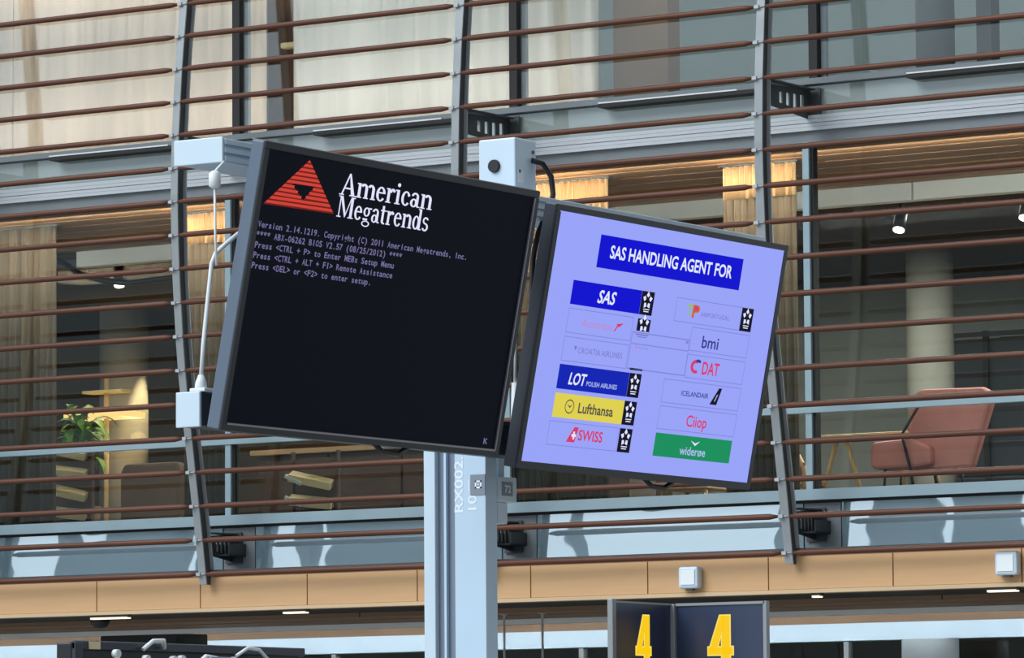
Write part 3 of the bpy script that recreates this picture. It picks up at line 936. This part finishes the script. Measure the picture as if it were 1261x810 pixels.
def television(name, label, c, side_mat):
    """local axes of the thing: x = face normal, y = along the screen, z = up the screen"""
    t = thing(name, label, 'screen')
    t.matrix_world = Matrix.Translation(c) @ Matrix((NRM, Vector((0, 1, 0)), UPV)).transposed().to_4x4()
    W2, H2, s = 0.525, 0.3017, 0.509
    bw = 0.016
    MB().box(-DEEP, -0.002, -W2, W2, -H2, H2).build('housing', side_mat, t, 0.003)
    MB().box(-0.002, 0.0, -W2, W2, -H2, H2).build('bezel_face', M['bezel'], t)
    fr = MB()
    fr.box(0, 0.003, -W2, W2, H2 - bw + 0.002, H2).box(0, 0.003, -W2, W2, -H2, -H2 + bw + 0.001)
    fr.box(0, 0.003, -W2, -W2 + bw, -H2 + bw, H2 - bw).box(0, 0.003, W2 - bw, W2, -H2 + bw, H2 - bw)
    fr.build('bezel', M['bezel'], t)
    MB().box(-DEEP - 0.02, -DEEP, -0.42, 0.42, -0.22, 0.22).build('rear_cover', M['black'], t, 0.01)
    for yy in (-0.3, 0.3):
        MB().box(-DEEP - 0.045, -DEEP - 0.02, yy - 0.02, yy + 0.02, -0.24, 0.26).build('mount_rail', M['bracket'], t)
    MB().tube([(-0.012, 0.05, -H2 + 0.004), (-0.012, 0.09, -H2 - 0.014), (-0.012, 0.15, -H2 - 0.016), (-0.012, 0.19, -H2 + 0.004)], 0.006, 8).build('cable_loop', M['cord_black'], t)
    return t


C1 = Vector((-5.804, 8.483, 2.628))
C2 = C1 + Vector((0, 1.1132, 0)) + NRM * 0.008 + Vector((0, 0, -0.02))
tv = television('television', 'black display showing boot text and a red triangle logo, left of the pair', C1, M['tv_side'])
MB().box(0.0, 0.001, -0.509, 0.509, -0.285, 0.287).build('screen', M['scr_black'], tv)
MB().box(0.001, 0.0045, -0.507, 0.508, -0.2895, -0.2855).box(0.001, 0.0045, 0.5055, 0.509, -0.2855, 0.285).build('bezel_lip', M['lip'], tv)
MB().box(-DEEP, 0.001, -0.525, 0.525, 0.3017, 0.3035).build('top_strip', M['lip'], tv)


def on(d):
    return lambda a, b: (d, a, b)


# red triangle made of stripes, with the small reversed triangle left dark
lg = Flat(on(0.0016)); lg2 = Flat(on(0.0013))
AP, BL, BRt = (-0.362, 0.279), (-0.500, 0.173), (-0.247, 0.176)
hole = ((-0.411, 0.224), (-0.329, 0.226), (-0.362, 0.193))
NS = 11
for i in range(NS):
    for part, fl, (f0, f1) in ((0, lg, (0.0, 0.62)), (1, lg2, (0.62, 1.0))):
        u0, u1 = (i + f0) / NS, (i + f1) / NS
        def edge(u):
            L = (AP[0] + (BL[0] - AP[0]) * u, AP[1] + (BL[1] - AP[1]) * u)
            Rr = (AP[0] + (BRt[0] - AP[0]) * u, AP[1] + (BRt[1] - AP[1]) * u)
            return L, Rr
        (l0, r0), (l1, r1) = edge(u0), edge(u1)
        bm_ = (l0[1] + l1[1]) / 2
        if hole[2][1] < bm_ < 0.2245:
            k = (bm_ - hole[2][1]) / (0.2245 - hole[2][1])
            hl = hole[2][0] + (hole[0][0] - hole[2][0]) * k
            hr = hole[2][0] + (hole[1][0] - hole[2][0]) * k
            fl.poly([l1, (hl, l1[1]), (hl, l0[1]), l0])
            fl.poly([(hr, r1[1]), r1, r0, (hr, r0[1])])
        else:
            fl.poly([l1, r1, r0, l0])
lg.build('logo', M['scr_red'], tv)['label'] = 'red striped triangle logo'
lg2.build('logo_gaps', M['scr_red2'], tv)
tx = Flat(on(0.0016))
serif(tx, 'American', -0.238, 0.112, 0.219, 0.047)
serif(tx, 'Megatrends', -0.238, 0.110, 0.172, 0.045)
tx.build('logo_lettering', M['scr_white'], tv)['label'] = 'white serif lettering'
for i, s in enumerate(('Version 2.14.1219. Copyright (C) 2011 American Megatrends, Inc.',
                       '**** ABX-06262 BIOS V2.57 (08/25/2012) ****',
                       'Press <CTRL + P> to Enter MEBx Setup Menu',
                       'Press <CTRL + ALT + F1> Remote Assistance',
                       'Press <DEL> or <F2> to enter setup.')):
    Flat(on(0.0016)).mono(s, -0.507, 0.1245 - 0.0215 * i, 0.01246, 0.0125).build('boot_text', M['scr_text'], tv)
Flat(on(0.0016)).poly([(0.458, -0.262), (0.462, -0.262), (0.462, -0.276), (0.458, -0.276)]).poly([(0.462, -0.268), (0.470, -0.262), (0.472, -0.264), (0.464, -0.270)]).poly([(0.462, -0.270), (0.470, -0.276), (0.473, -0.274), (0.464, -0.268)]).build('corner_mark', M['scr_text'], tv)

# ---- second screen: airline board
tv2 = television('television', 'lavender lit display listing airline logos, right of the pair', C2, M['tv_side_dark'])
MB().box(0.0, 0.001, -0.5095, 0.5095, -0.2845, 0.2885).build('screen', M['lav'], tv2)
P1, P2, P3 = on(0.0014), on(0.0018), on(0.0022)


def emblem(parent, a0, a1, b0, b1):
    """black square with a five-piece star over lines of small print"""
    Flat(P2).rect(a0, a1, b0, b1).build('badge', M['s_black'], parent)
    cx, w, h = (a0 + a1) / 2, a1 - a0, b1 - b0
    cy, r = b0 + h * 0.62, w * 0.39
    fl = Flat(P3)
    for k in range(5):
        a = math.radians(90 + 72 * k)
        pt = lambda rr, d: (cx + rr * math.cos(a + d), cy + rr * 1.0 * math.sin(a + d))
        fl.poly([pt(r, 0), pt(r * 0.66, 0.50), pt(r * 0.34, 0.0), pt(r * 0.66, -0.50)])
    if h > 0.04:
        fl.rect(cx - w * 0.24, cx + w * 0.24, b0 + h * 0.22, b0 + h * 0.26).rect(cx - w * 0.2, cx + w * 0.2, b0 + h * 0.13, b0 + h * 0.17)
    fl.build('badge_star', M['s_white'], parent)


hd = Flat(P1).rect(-0.324, 0.324, 0.1745, 0.2505).build('banner', M['s_blue'], tv2)
Flat(P2).text('SAS HANDLING AGENT FOR', -0.274, 0.280, 0.2005, 0.0285, 0, 0.022).build('banner_text', M['s_white'], tv2)
# faint frames of the white entries
fl = Flat(P1)
for a0, a1, b0, b1 in ((-0.41, -0.128, 0.017, 0.074), (-0.41, -0.128, -0.048, 0.009), (-0.416, -0.113, -0.242, -0.186),
                       (0.05, 0.41, 0.079, 0.136), (0.138, 0.41, 0.015, 0.072), (0.138, 0.41, -0.05, 0.007), (0.05, 0.41, -0.115, -0.058), (0.05, 0.41, -0.178, -0.122)):
    fl.frame(a0, a1, b0, b1, 0.0018)
fl.build('entry_frames', M['lav_line'], tv2)
fl = Flat(P3).frame(-0.126, 0.137, -0.047, 0.041, 0.0028).rect(-0.126, 0.137, 0.012, 0.0145)
fl.rect(0.118, 0.131, 0.03, 0.037).build('dialog_frame', M['lav_line'], tv2)
Flat(P2).rect(-0.126, 0.137, -0.047, 0.041).build('dialog', M['lav'], tv2)
Flat(P3).rect(-0.103, -0.097, 0.0, 0.014).build('dialog_mark', M['s_pink'], tv2)
Flat(P3).text('Not responding', -0.09, -0.045, 0.003, 0.006).build('dialog_text', M['lav_line'], tv2)
# left column
Flat(P1).rect(-0.41, -0.109, 0.0825, 0.138).build('airline_panel', M['s_blue'], tv2)
Flat(P2).text('SAS', -0.298, -0.224, 0.095, 0.0285, 0.28, 0.022).build('airline_name', M['s_white'], tv2)
emblem(tv2, -0.109, -0.053, 0.0825, 0.138)
Flat(P2).text('Austrian', -0.350, -0.218, 0.035, 0.018, 0.1).build('airline_name', M['s_pink'], tv2)
Flat(P2).poly([(-0.208, 0.034), (-0.200, 0.036), (-0.186, 0.052), (-0.194, 0.050)]).poly([(-0.200, 0.052), (-0.168, 0.056), (-0.186, 0.045)]).build('airline_mark', M['s_red'], tv2)
emblem(tv2, -0.109, -0.052, 0.044, 0.073)
Flat(P3).rect(-0.11, -0.053, 0.034, 0.037).rect(-0.10, -0.06, 0.0295, 0.0315).build('badge_text', M['s_grey'], tv2)
Flat(P2).text('CROATIA AIRLINES', -0.345, -0.153, -0.026, 0.013).poly([(-0.364, -0.011), (-0.350, -0.011), (-0.357, -0.021)]).build('airline_name', M['s_grey'], tv2)
Flat(P3).rect(-0.112, -0.055, -0.0485, -0.0435).build('badge_edge', M['s_black'], tv2)
Flat(P1).rect(-0.411, -0.107, -0.112, -0.0555).build('airline_panel', M['s_blue2'], tv2)
Flat(P2).text('LOT', -0.365, -0.294, -0.099, 0.026, 0.22, 0.022).build('airline_name', M['s_white'], tv2)
Flat(P2).text('POLISH AIRLINES', -0.287, -0.154, -0.0985, 0.0105, 0, 0.014).build('airline_subtitle', M['s_pale'], tv2)
emblem(tv2, -0.107, -0.054, -0.112, -0.0555)
Flat(P1).rect(-0.41, -0.109, -0.1775, -0.1215).build('airline_panel', M['s_yellow'], tv2)
Flat(P2).text('Lufthansa', -0.305, -0.153, -0.162, 0.0225, 0, 0.022).build('airline_name', M['s_ink'], tv2)
fl = Flat(P2)
for q in arc(-0.343, -0.150, 0.020, 0.0165, 0.0028, 0.0028, 0, 360, 20): fl.poly(q)
fl.poly([(-0.356, -0.144), (-0.341, -0.154), (-0.330, -0.143), (-0.341, -0.149)])
fl.build('airline_mark', M['s_ink'], tv2)
emblem(tv2, -0.1095, -0.055, -0.1775, -0.1215)
Flat(P2).poly([(-0.336, -0.231), (-0.300, -0.231), (-0.289, -0.196), (-0.307, -0.195)]).build('airline_mark', M['s_red'], tv2)
Flat(P3).rect(-0.310, -0.303, -0.224, -0.206).rect(-0.316, -0.297, -0.218, -0.212).build('airline_cross', M['s_white'], tv2)
Flat(P2).text('SWISS', -0.286, -0.181, -0.2245, 0.0235, 0, 0.022).build('airline_name', M['s_red'], tv2)
emblem(tv2, -0.1105, -0.055, -0.242, -0.186)
# right column
Flat(P2).text('T', 0.102, 0.128, 0.096, 0.027, 0.05, 0.022).build('airline_mark', M['s_lime'], tv2)
Flat(P3).text('P', 0.126, 0.158, 0.094, 0.029, 0.05, 0.022).build('airline_mark', M['s_orange'], tv2)
Flat(P3).poly([(0.136, 0.110), (0.150, 0.110), (0.150, 0.121), (0.136, 0.121)]).build('airline_mark', M['s_red'], tv2)
Flat(P2).text('AIRPORTUGAL', 0.168, 0.301, 0.099, 0.0105).build('airline_subtitle', M['s_grey'], tv2)
emblem(tv2, 0.3545, 0.4095, 0.079, 0.1355)
Flat(P2).text('bmi', 0.193, 0.270, 0.026, 0.028, 0, 0.014).build('airline_name', M['s_navy'], tv2)
fl = Flat(P2)
for q in arc(0.182, -0.021, 0.024, 0.0165, 0.012, 0.008, 60, 300, 16): fl.poly(q)
fl.build('airline_mark', M['s_red'], tv2)
fl = Flat(P3)
for q in arc(0.190, -0.017, 0.018, 0.014, 0.009, 0.007, 40, 130, 8): fl.poly(q)
fl.build('airline_mark', M['s_navy'], tv2)
Flat(P2).text('DAT', 0.213, 0.292, -0.0365, 0.029, 0, 0.022).build('airline_name', M['s_red'], tv2)
Flat(P2).text('ICELANDAIR', 0.136, 0.262, -0.093, 0.0115, 0, 0.014).build('airline_name', M['s_navy'], tv2)
Flat(P2).poly([(0.272, -0.106), (0.304, -0.106), (0.320, -0.065), (0.306, -0.065)]).build('airline_mark', M['s_black'], tv2)
Flat(P3).poly([(0.290, -0.098), (0.294, -0.098), (0.305, -0.080), (0.300, -0.082)]).build('airline_cross', M['s_pale'], tv2)
Flat(P2).text('Ciiop', 0.179, 0.274, -0.1645, 0.0265, 0, 0.014).build('airline_name', M['s_red'], tv2)
Flat(P1).rect(0.051, 0.407, -0.2425, -0.187).build('airline_panel', M['s_green'], tv2)
Flat(P2).text('wider\u00f8e', 0.169, 0.289, -0.2325, 0.0195, 0, 0.014).build('airline_name', M['s_pale'], tv2)
Flat(P2).poly([(0.214, -0.197), (0.236, -0.203), (0.257, -0.197), (0.236, -0.2095)]).build('airline_mark', M['s_white'], tv2)

# ------------------------------------------------------------------ mast, cross bars and fittings
YM = 9.17
t = thing('display_mast', 'square grey aluminium mast with slots and white RX002 lettering', 'mast', None, (-6.086, YM + 0.024, 0))
MB().box(-0.0855, -0.054, -0.024, 0.024, 0.01, 2.94).build('edge_strip', M['steel'], t, 0.002)
MB().box(-0.054, 0.0, -0.010, 0.020, 0.01, 2.94).build('slot_back', M['alum_dark'], t)
MB().box(-0.032, -0.026, -0.020, 0.0, 0.01, 2.94).build('slot_rib', M['alum'], t)
MB().box(0.0, 0.086, -0.024, 0.024, 0.01, 2.94).build('main_profile', M['alum'], t, 0.002)
MB().box(-0.2, 0.2, -0.16, 0.16, 0.0, 0.012).build('base_plate', M['bracket'], t, 0.003)
wr = lambda a, b: (a, -0.0246, b)
# lettering reads upwards: along +z, letter tops towards -x
up = lambda x0, z0: (lambda a, b: (x0 - b, -0.0246, z0 + a))
Flat(up(0.024, 2.222)).text('RX002.', 0, 0.128, 0, 0.023, 0, 0.014).build('lettering', M['print_white'], t)
Flat(up(0.061, 2.226)).text('10', 0, 0.034, 0, 0.023, 0, 0.014).build('lettering', M['print_white'], t)
Flat(up(0.061, 2.226)).rect(0.042, 0.070, 0.019, 0.022).build('lettering', M['print_white'], t)
MB().box(0.045, 0.0855, -0.0262, -0.024, 2.260, 2.307).build('sticker', M['sticker'], t)
Flat(lambda a, b: (0.058 + a, -0.0266, 2.275 + b)).frame(0, 0.018, 0, 0.018, 0.004).rect(0.007, 0.011, 0.007, 0.011).build('sticker_print', M['print_white'], t)
MB().box(0.0, 0.086, -0.024, 0.024, 2.94, 2.955).build('cap', M['alum'], t)

t = thing('socket_box', 'small pale socket box clamped to the right side of the mast', 'box', None, (-6.02, 9.26, 2.247))
MB().box(-0.035, 0.02, -0.04, 0.042, 0, 0.058).build('housing', M['steel'], t, 0.003)
MB().box(0.02, 0.0215, -0.022, 0.022, 0.014, 0.046).build('label_plate', M['sticker'], t)
Flat(lambda a, b: (0.0218, a, b)).text('72', -0.012, 0.014, 0.022, 0.016, 0, 0.014).build('label_text', M['print_white'], t)
MB().box(-0.012, 0.004, -0.012, 0.012, 0.058, 0.11).build('stem', M['steel'], t)
MB().box(-0.02, 0.012, -0.03, 0.015, -0.05, 0.0).build('lower_plug', M['steel'], t, 0.003)

# upper and lower cross bars along the screens
t = thing('cross_bar', 'upper ribbed aluminium bar carrying the screens, end cap left of the black screen', 'bar', 'aluminium bars behind the screens', (-5.913, 9.05, 2.887))
MB().box(-0.060, 0.060, -1.092, 1.15, 0.002, 0.052).build('profile', M['alum'], t, 0.002)
MB().box(-0.063, 0.063, -1.098, -1.090, 0, 0.054).build('end_cap', M['steel'], t, 0.002)
for k in range(3):
    MB().box(0.060, 0.0655, -1.09, 1.15, 0.004 + k * 0.0175, 0.014 + k * 0.0175).build('rib', M['steel'], t)
MB().box(-0.085, -0.02, 0.10, 0.185, 0.052, 0.060).build('clamp', M['bracket'], t)
t = thing('cross_bar', 'lower aluminium bar carrying the screens, square end cap at the black screen corner', 'bar', 'aluminium bars behind the screens', (-5.962, 9.05, 2.343))
MB().box(-0.030, 0.030, -1.063, 1.15, 0.002, 0.072).build('profile', M['tv_side_dark'], t, 0.002)
MB().box(-0.031, 0.031, -1.069, -1.061, 0, 0.074).build('end_cap', M['steel'], t, 0.002)
MB().box(-0.037, 0.031, 0.08, 0.20, 0.072, 0.080).build('clamp', M['bracket'], t)

# box with the round hole on the mast head
t = thing('sensor_box', 'pale metal box with a round black hole on the mast head', 'box', None, (-5.98, 9.24, 2.955))
MB().box(-0.0505, 0.0505, -0.045, 0.045, 0.0, 0.128).build('housing', M['steel'], t, 0.004)
MB().tube([(-0.006, -0.0452, 0.064), (-0.006, -0.052, 0.064)], [0.0155, 0.0145], 24).build('eye', M['black'], t)
for yy, zz in ((-0.028, 0.05), (0.03, 0.10)):
    MB().tube([(0.0505, yy, zz), (0.0525, yy, zz)], 0.004, 10).build('screw', M['bracket'], t)
MB().box(0.0505, 0.052, -0.034, -0.012, 0.024, 0.052).build('label_plate', M['white'], t)
MB().box(-0.10, 0.05, -0.05, 0.045, -0.006, 0.0).build('foot_plate', M['bracket'], t)
tag(MB().tube([(-5.927, 9.262, 3.035), (-5.915, 9.29, 3.03), (-5.90, 9.302, 3.0), (-5.89, 9.295, 2.955), (-5.885, 9.26, 2.91), (-5.884, 9.22, 2.86), (-5.886, 9.20, 2.80), (-5.89, 9.19, 2.6), (-5.93, 9.18, 2.42)], 0.0065, 10).build('power_cable', M['cord_black']),
    'black cable looping from the mast-head box down behind the screens', 'cable')

# white cords at the left edge of the black screen
XW = -5.85
t = thing('hanging_plug', 'small white plug dangling on a thin wire under the upper bar', 'plug', None, (XW + 0.0, 7.925, 2.83))
MB().lathe([(0.007, 0.0), (0.0125, 0.004), (0.0125, 0.030), (0.006, 0.036)], 0, 0, 14).build('body', M['cord'], t)
MB().tube([(0, 0, 0.034), (0.002, 0.03, 0.058)], 0.003, 8).build('loop', M['cord'], t)
MB().tube([(0, 0, 0), (0.0, 0.002, -0.10), (0, 0.006, -0.16)], 0.0026, 8).build('wire', M['cord'], t)
t = thing('white_cable', 'white cable rising from a plug on the lower bar and bending behind the black screen', 'cable', None, (-5.945, 8.005, 2.417))
pts = [(0.0, 0.0, 0.028), (0.004, 0.003, 0.10), (0.010, 0.012, 0.20), (0.016, 0.016, 0.27), (0.022, 0.022, 0.292), (0.034, 0.038, 0.310), (0.048, 0.066, 0.335), (0.05, 0.10, 0.345)]
MB().tube(pts, 0.0048, 10).build('lead', M['cord'], t)
MB().lathe([(0.010, 0.0), (0.0135, 0.006), (0.012, 0.02), (0.006, 0.036)], 0, 0, 14).build('plug', M['cord'], t)
MB().box(-0.02, 0.02, -0.014, 0.03, 0.0, 0.008).build('socket', M['cord'], t, 0.002)

# ------------------------------------------------------------------ counter number sign
XS, YS = -6.603, 11.0
t = thing('number_sign', 'two-winged dark sign with a yellow 4 on each wing below the lavender screen', 'sign', None, (XS, YS, 0))
Z0, Z1 = 1.62, 2.078
MB().box(-0.012, 0.012, -0.012, 0.012, 0.0, 2.075).build('centre_post', M['post'], t, 0.002)
MB().box(-0.16, 0.16, -0.16, 0.16, 0.0, 0.015).build('base_plate', M['bracket'], t)
MB().box(-0.012, 0.0, -0.295, -0.012, Z0, Z1 - 0.004).build('wing_panel', M['sign_panel'], t)
MB().box(0.012, 0.285, 0.0, 0.012, Z0, Z1 - 0.004).build('wing_panel', M['sign_panel'], t)
MB().box(-0.013, 0.004, -0.311, -0.292, Z0 - 0.01, Z1 + 0.004).build('edge_post', M['post'], t, 0.002)
MB().box(-0.013, 0.003, -0.293, -0.012, Z1 - 0.006, Z1 - 0.001).build('top_edge', M['post'], t)
MB().box(0.280, 0.291, -0.004, 0.013, Z0 - 0.01, Z1 - 0.001).build('edge_post', M['post'], t, 0.001)
MB().box(0.012, 0.285, -0.004, 0.012, Z1 - 0.008, Z1 - 0.001).build('top_edge', M['post'], t)


def four(fl, ca, cb, w, h, s, g=0.0):
    """digit 4 with a slanted left arm; s is the stroke, g widens it for the outline"""
    L, Rr, B, Tt = ca - w / 2, ca + w / 2, cb - h / 2, cb + h / 2
    xs_ = ca + w * 0.22
    fl.rect(xs_ - s / 2 - g, xs_ + s / 2 + g, B - g, Tt + g)
    fl.rect(L - g, Rr + g, B + h * 0.20 - g, B + h * 0.20 + s * 0.8 + g)
    fl.poly([(L - g, B + h * 0.24), (L + s * 1.0 + g, B + h * 0.24), (xs_ + s * 0.1, Tt + g), (xs_ - s * 0.7 - g, Tt + g)])


sd = lambda d: (lambda a, b: (d, -0.152 + a, b))
for g, mm, d in ((0.0035, 'yellow_edge', 0.0008), (0.0, 'yellow', 0.0014)):
    fl = Flat(sd(d)); four(fl, 0, 1.977, 0.075, 0.128, 0.024, g); fl.build('numeral', M[mm], t)
    fl = Flat(lambda a, b: (0.148 + a, -d, b)); four(fl, 0, 1.977, 0.075, 0.128, 0.024, g); fl.build('numeral', M[mm], t)

# ------------------------------------------------------------------ rear-facing screen at the lower left
t = thing('television', 'dark back of a screen with cables and white plugs in the lower left corner', 'screen', None, (-7.5, 9.552, 0))
MB().box(-0.05, 0.0, 0.0, 1.0, 1.38, 1.965).build('housing', M['black'], t, 0.006)
MB().box(0.0, 0.012, 0.0, 1.0, 1.945, 1.968).build('rear_rim', M['tv_side_dark'], t, 0.003)
MB().box(0.0, 0.014, 0.0, 0.03, 1.38, 1.965).build('rear_rim', M['tv_side_dark'], t, 0.003)
MB().box(0.0, 0.03, 0.10, 0.92, 1.42, 1.925).build('rear_cover', M['bezel'], t, 0.008)
MB().box(0.012, 0.0145, 0.055, 0.10, 1.947, 1.966).build('sticker', M['board'], t)
for yy, h in ((0.13, 0.0), (0.255, -0.012), (0.37, -0.012), (0.405, -0.01), (0.63, -0.01)):
    MB().tube([(0.035, yy, 1.936 + h), (0.05, yy, 1.936 + h)], 0.011, 12).build('plug', M['cord'], t)
    MB().tube([(0.045, yy, 1.93 + h), (0.048, yy, 1.80), (0.03, yy + 0.02, 1.6)], 0.006, 8).build('lead', M['cord'], t)
MB().tube([(0.02, 0.27, 1.95), (0.03, 0.30, 1.972), (0.03, 0.345, 1.974), (0.02, 0.36, 1.955)], 0.006, 8).build('cable_loop', M['cord'], t)
MB().tube([(0.05, 0.42, 1.80), (0.05, 0.44, 1.90), (0.05, 0.50, 1.935), (0.05, 0.55, 1.93)], 0.007, 8).build('cable_loop', M['cord'], t)
MB().box(0.03, 0.07, 0.50, 0.60, 1.80, 1.935).build('control_box', M['tv_side'], t, 0.004)
MB().box(0.03, 0.04, 0.17, 0.24, 1.915, 1.925).build('vent_slot', M['alum_dark'], t)
MB().tube([(0.03, 0.66, 1.94), (0.04, 0.70, 1.962), (0.04, 0.75, 1.958), (0.03, 0.80, 1.935)], 0.005, 8).build('cable_loop', M['cord'], t)
MB().box(-0.055, -0.005, 0.47, 0.53, 0.012, 1.40).build('stand_post', M['alum'], t)
MB().box(-0.25, 0.2, 0.3, 0.7, 0.0, 0.012).build('base_plate', M['bracket'], t)
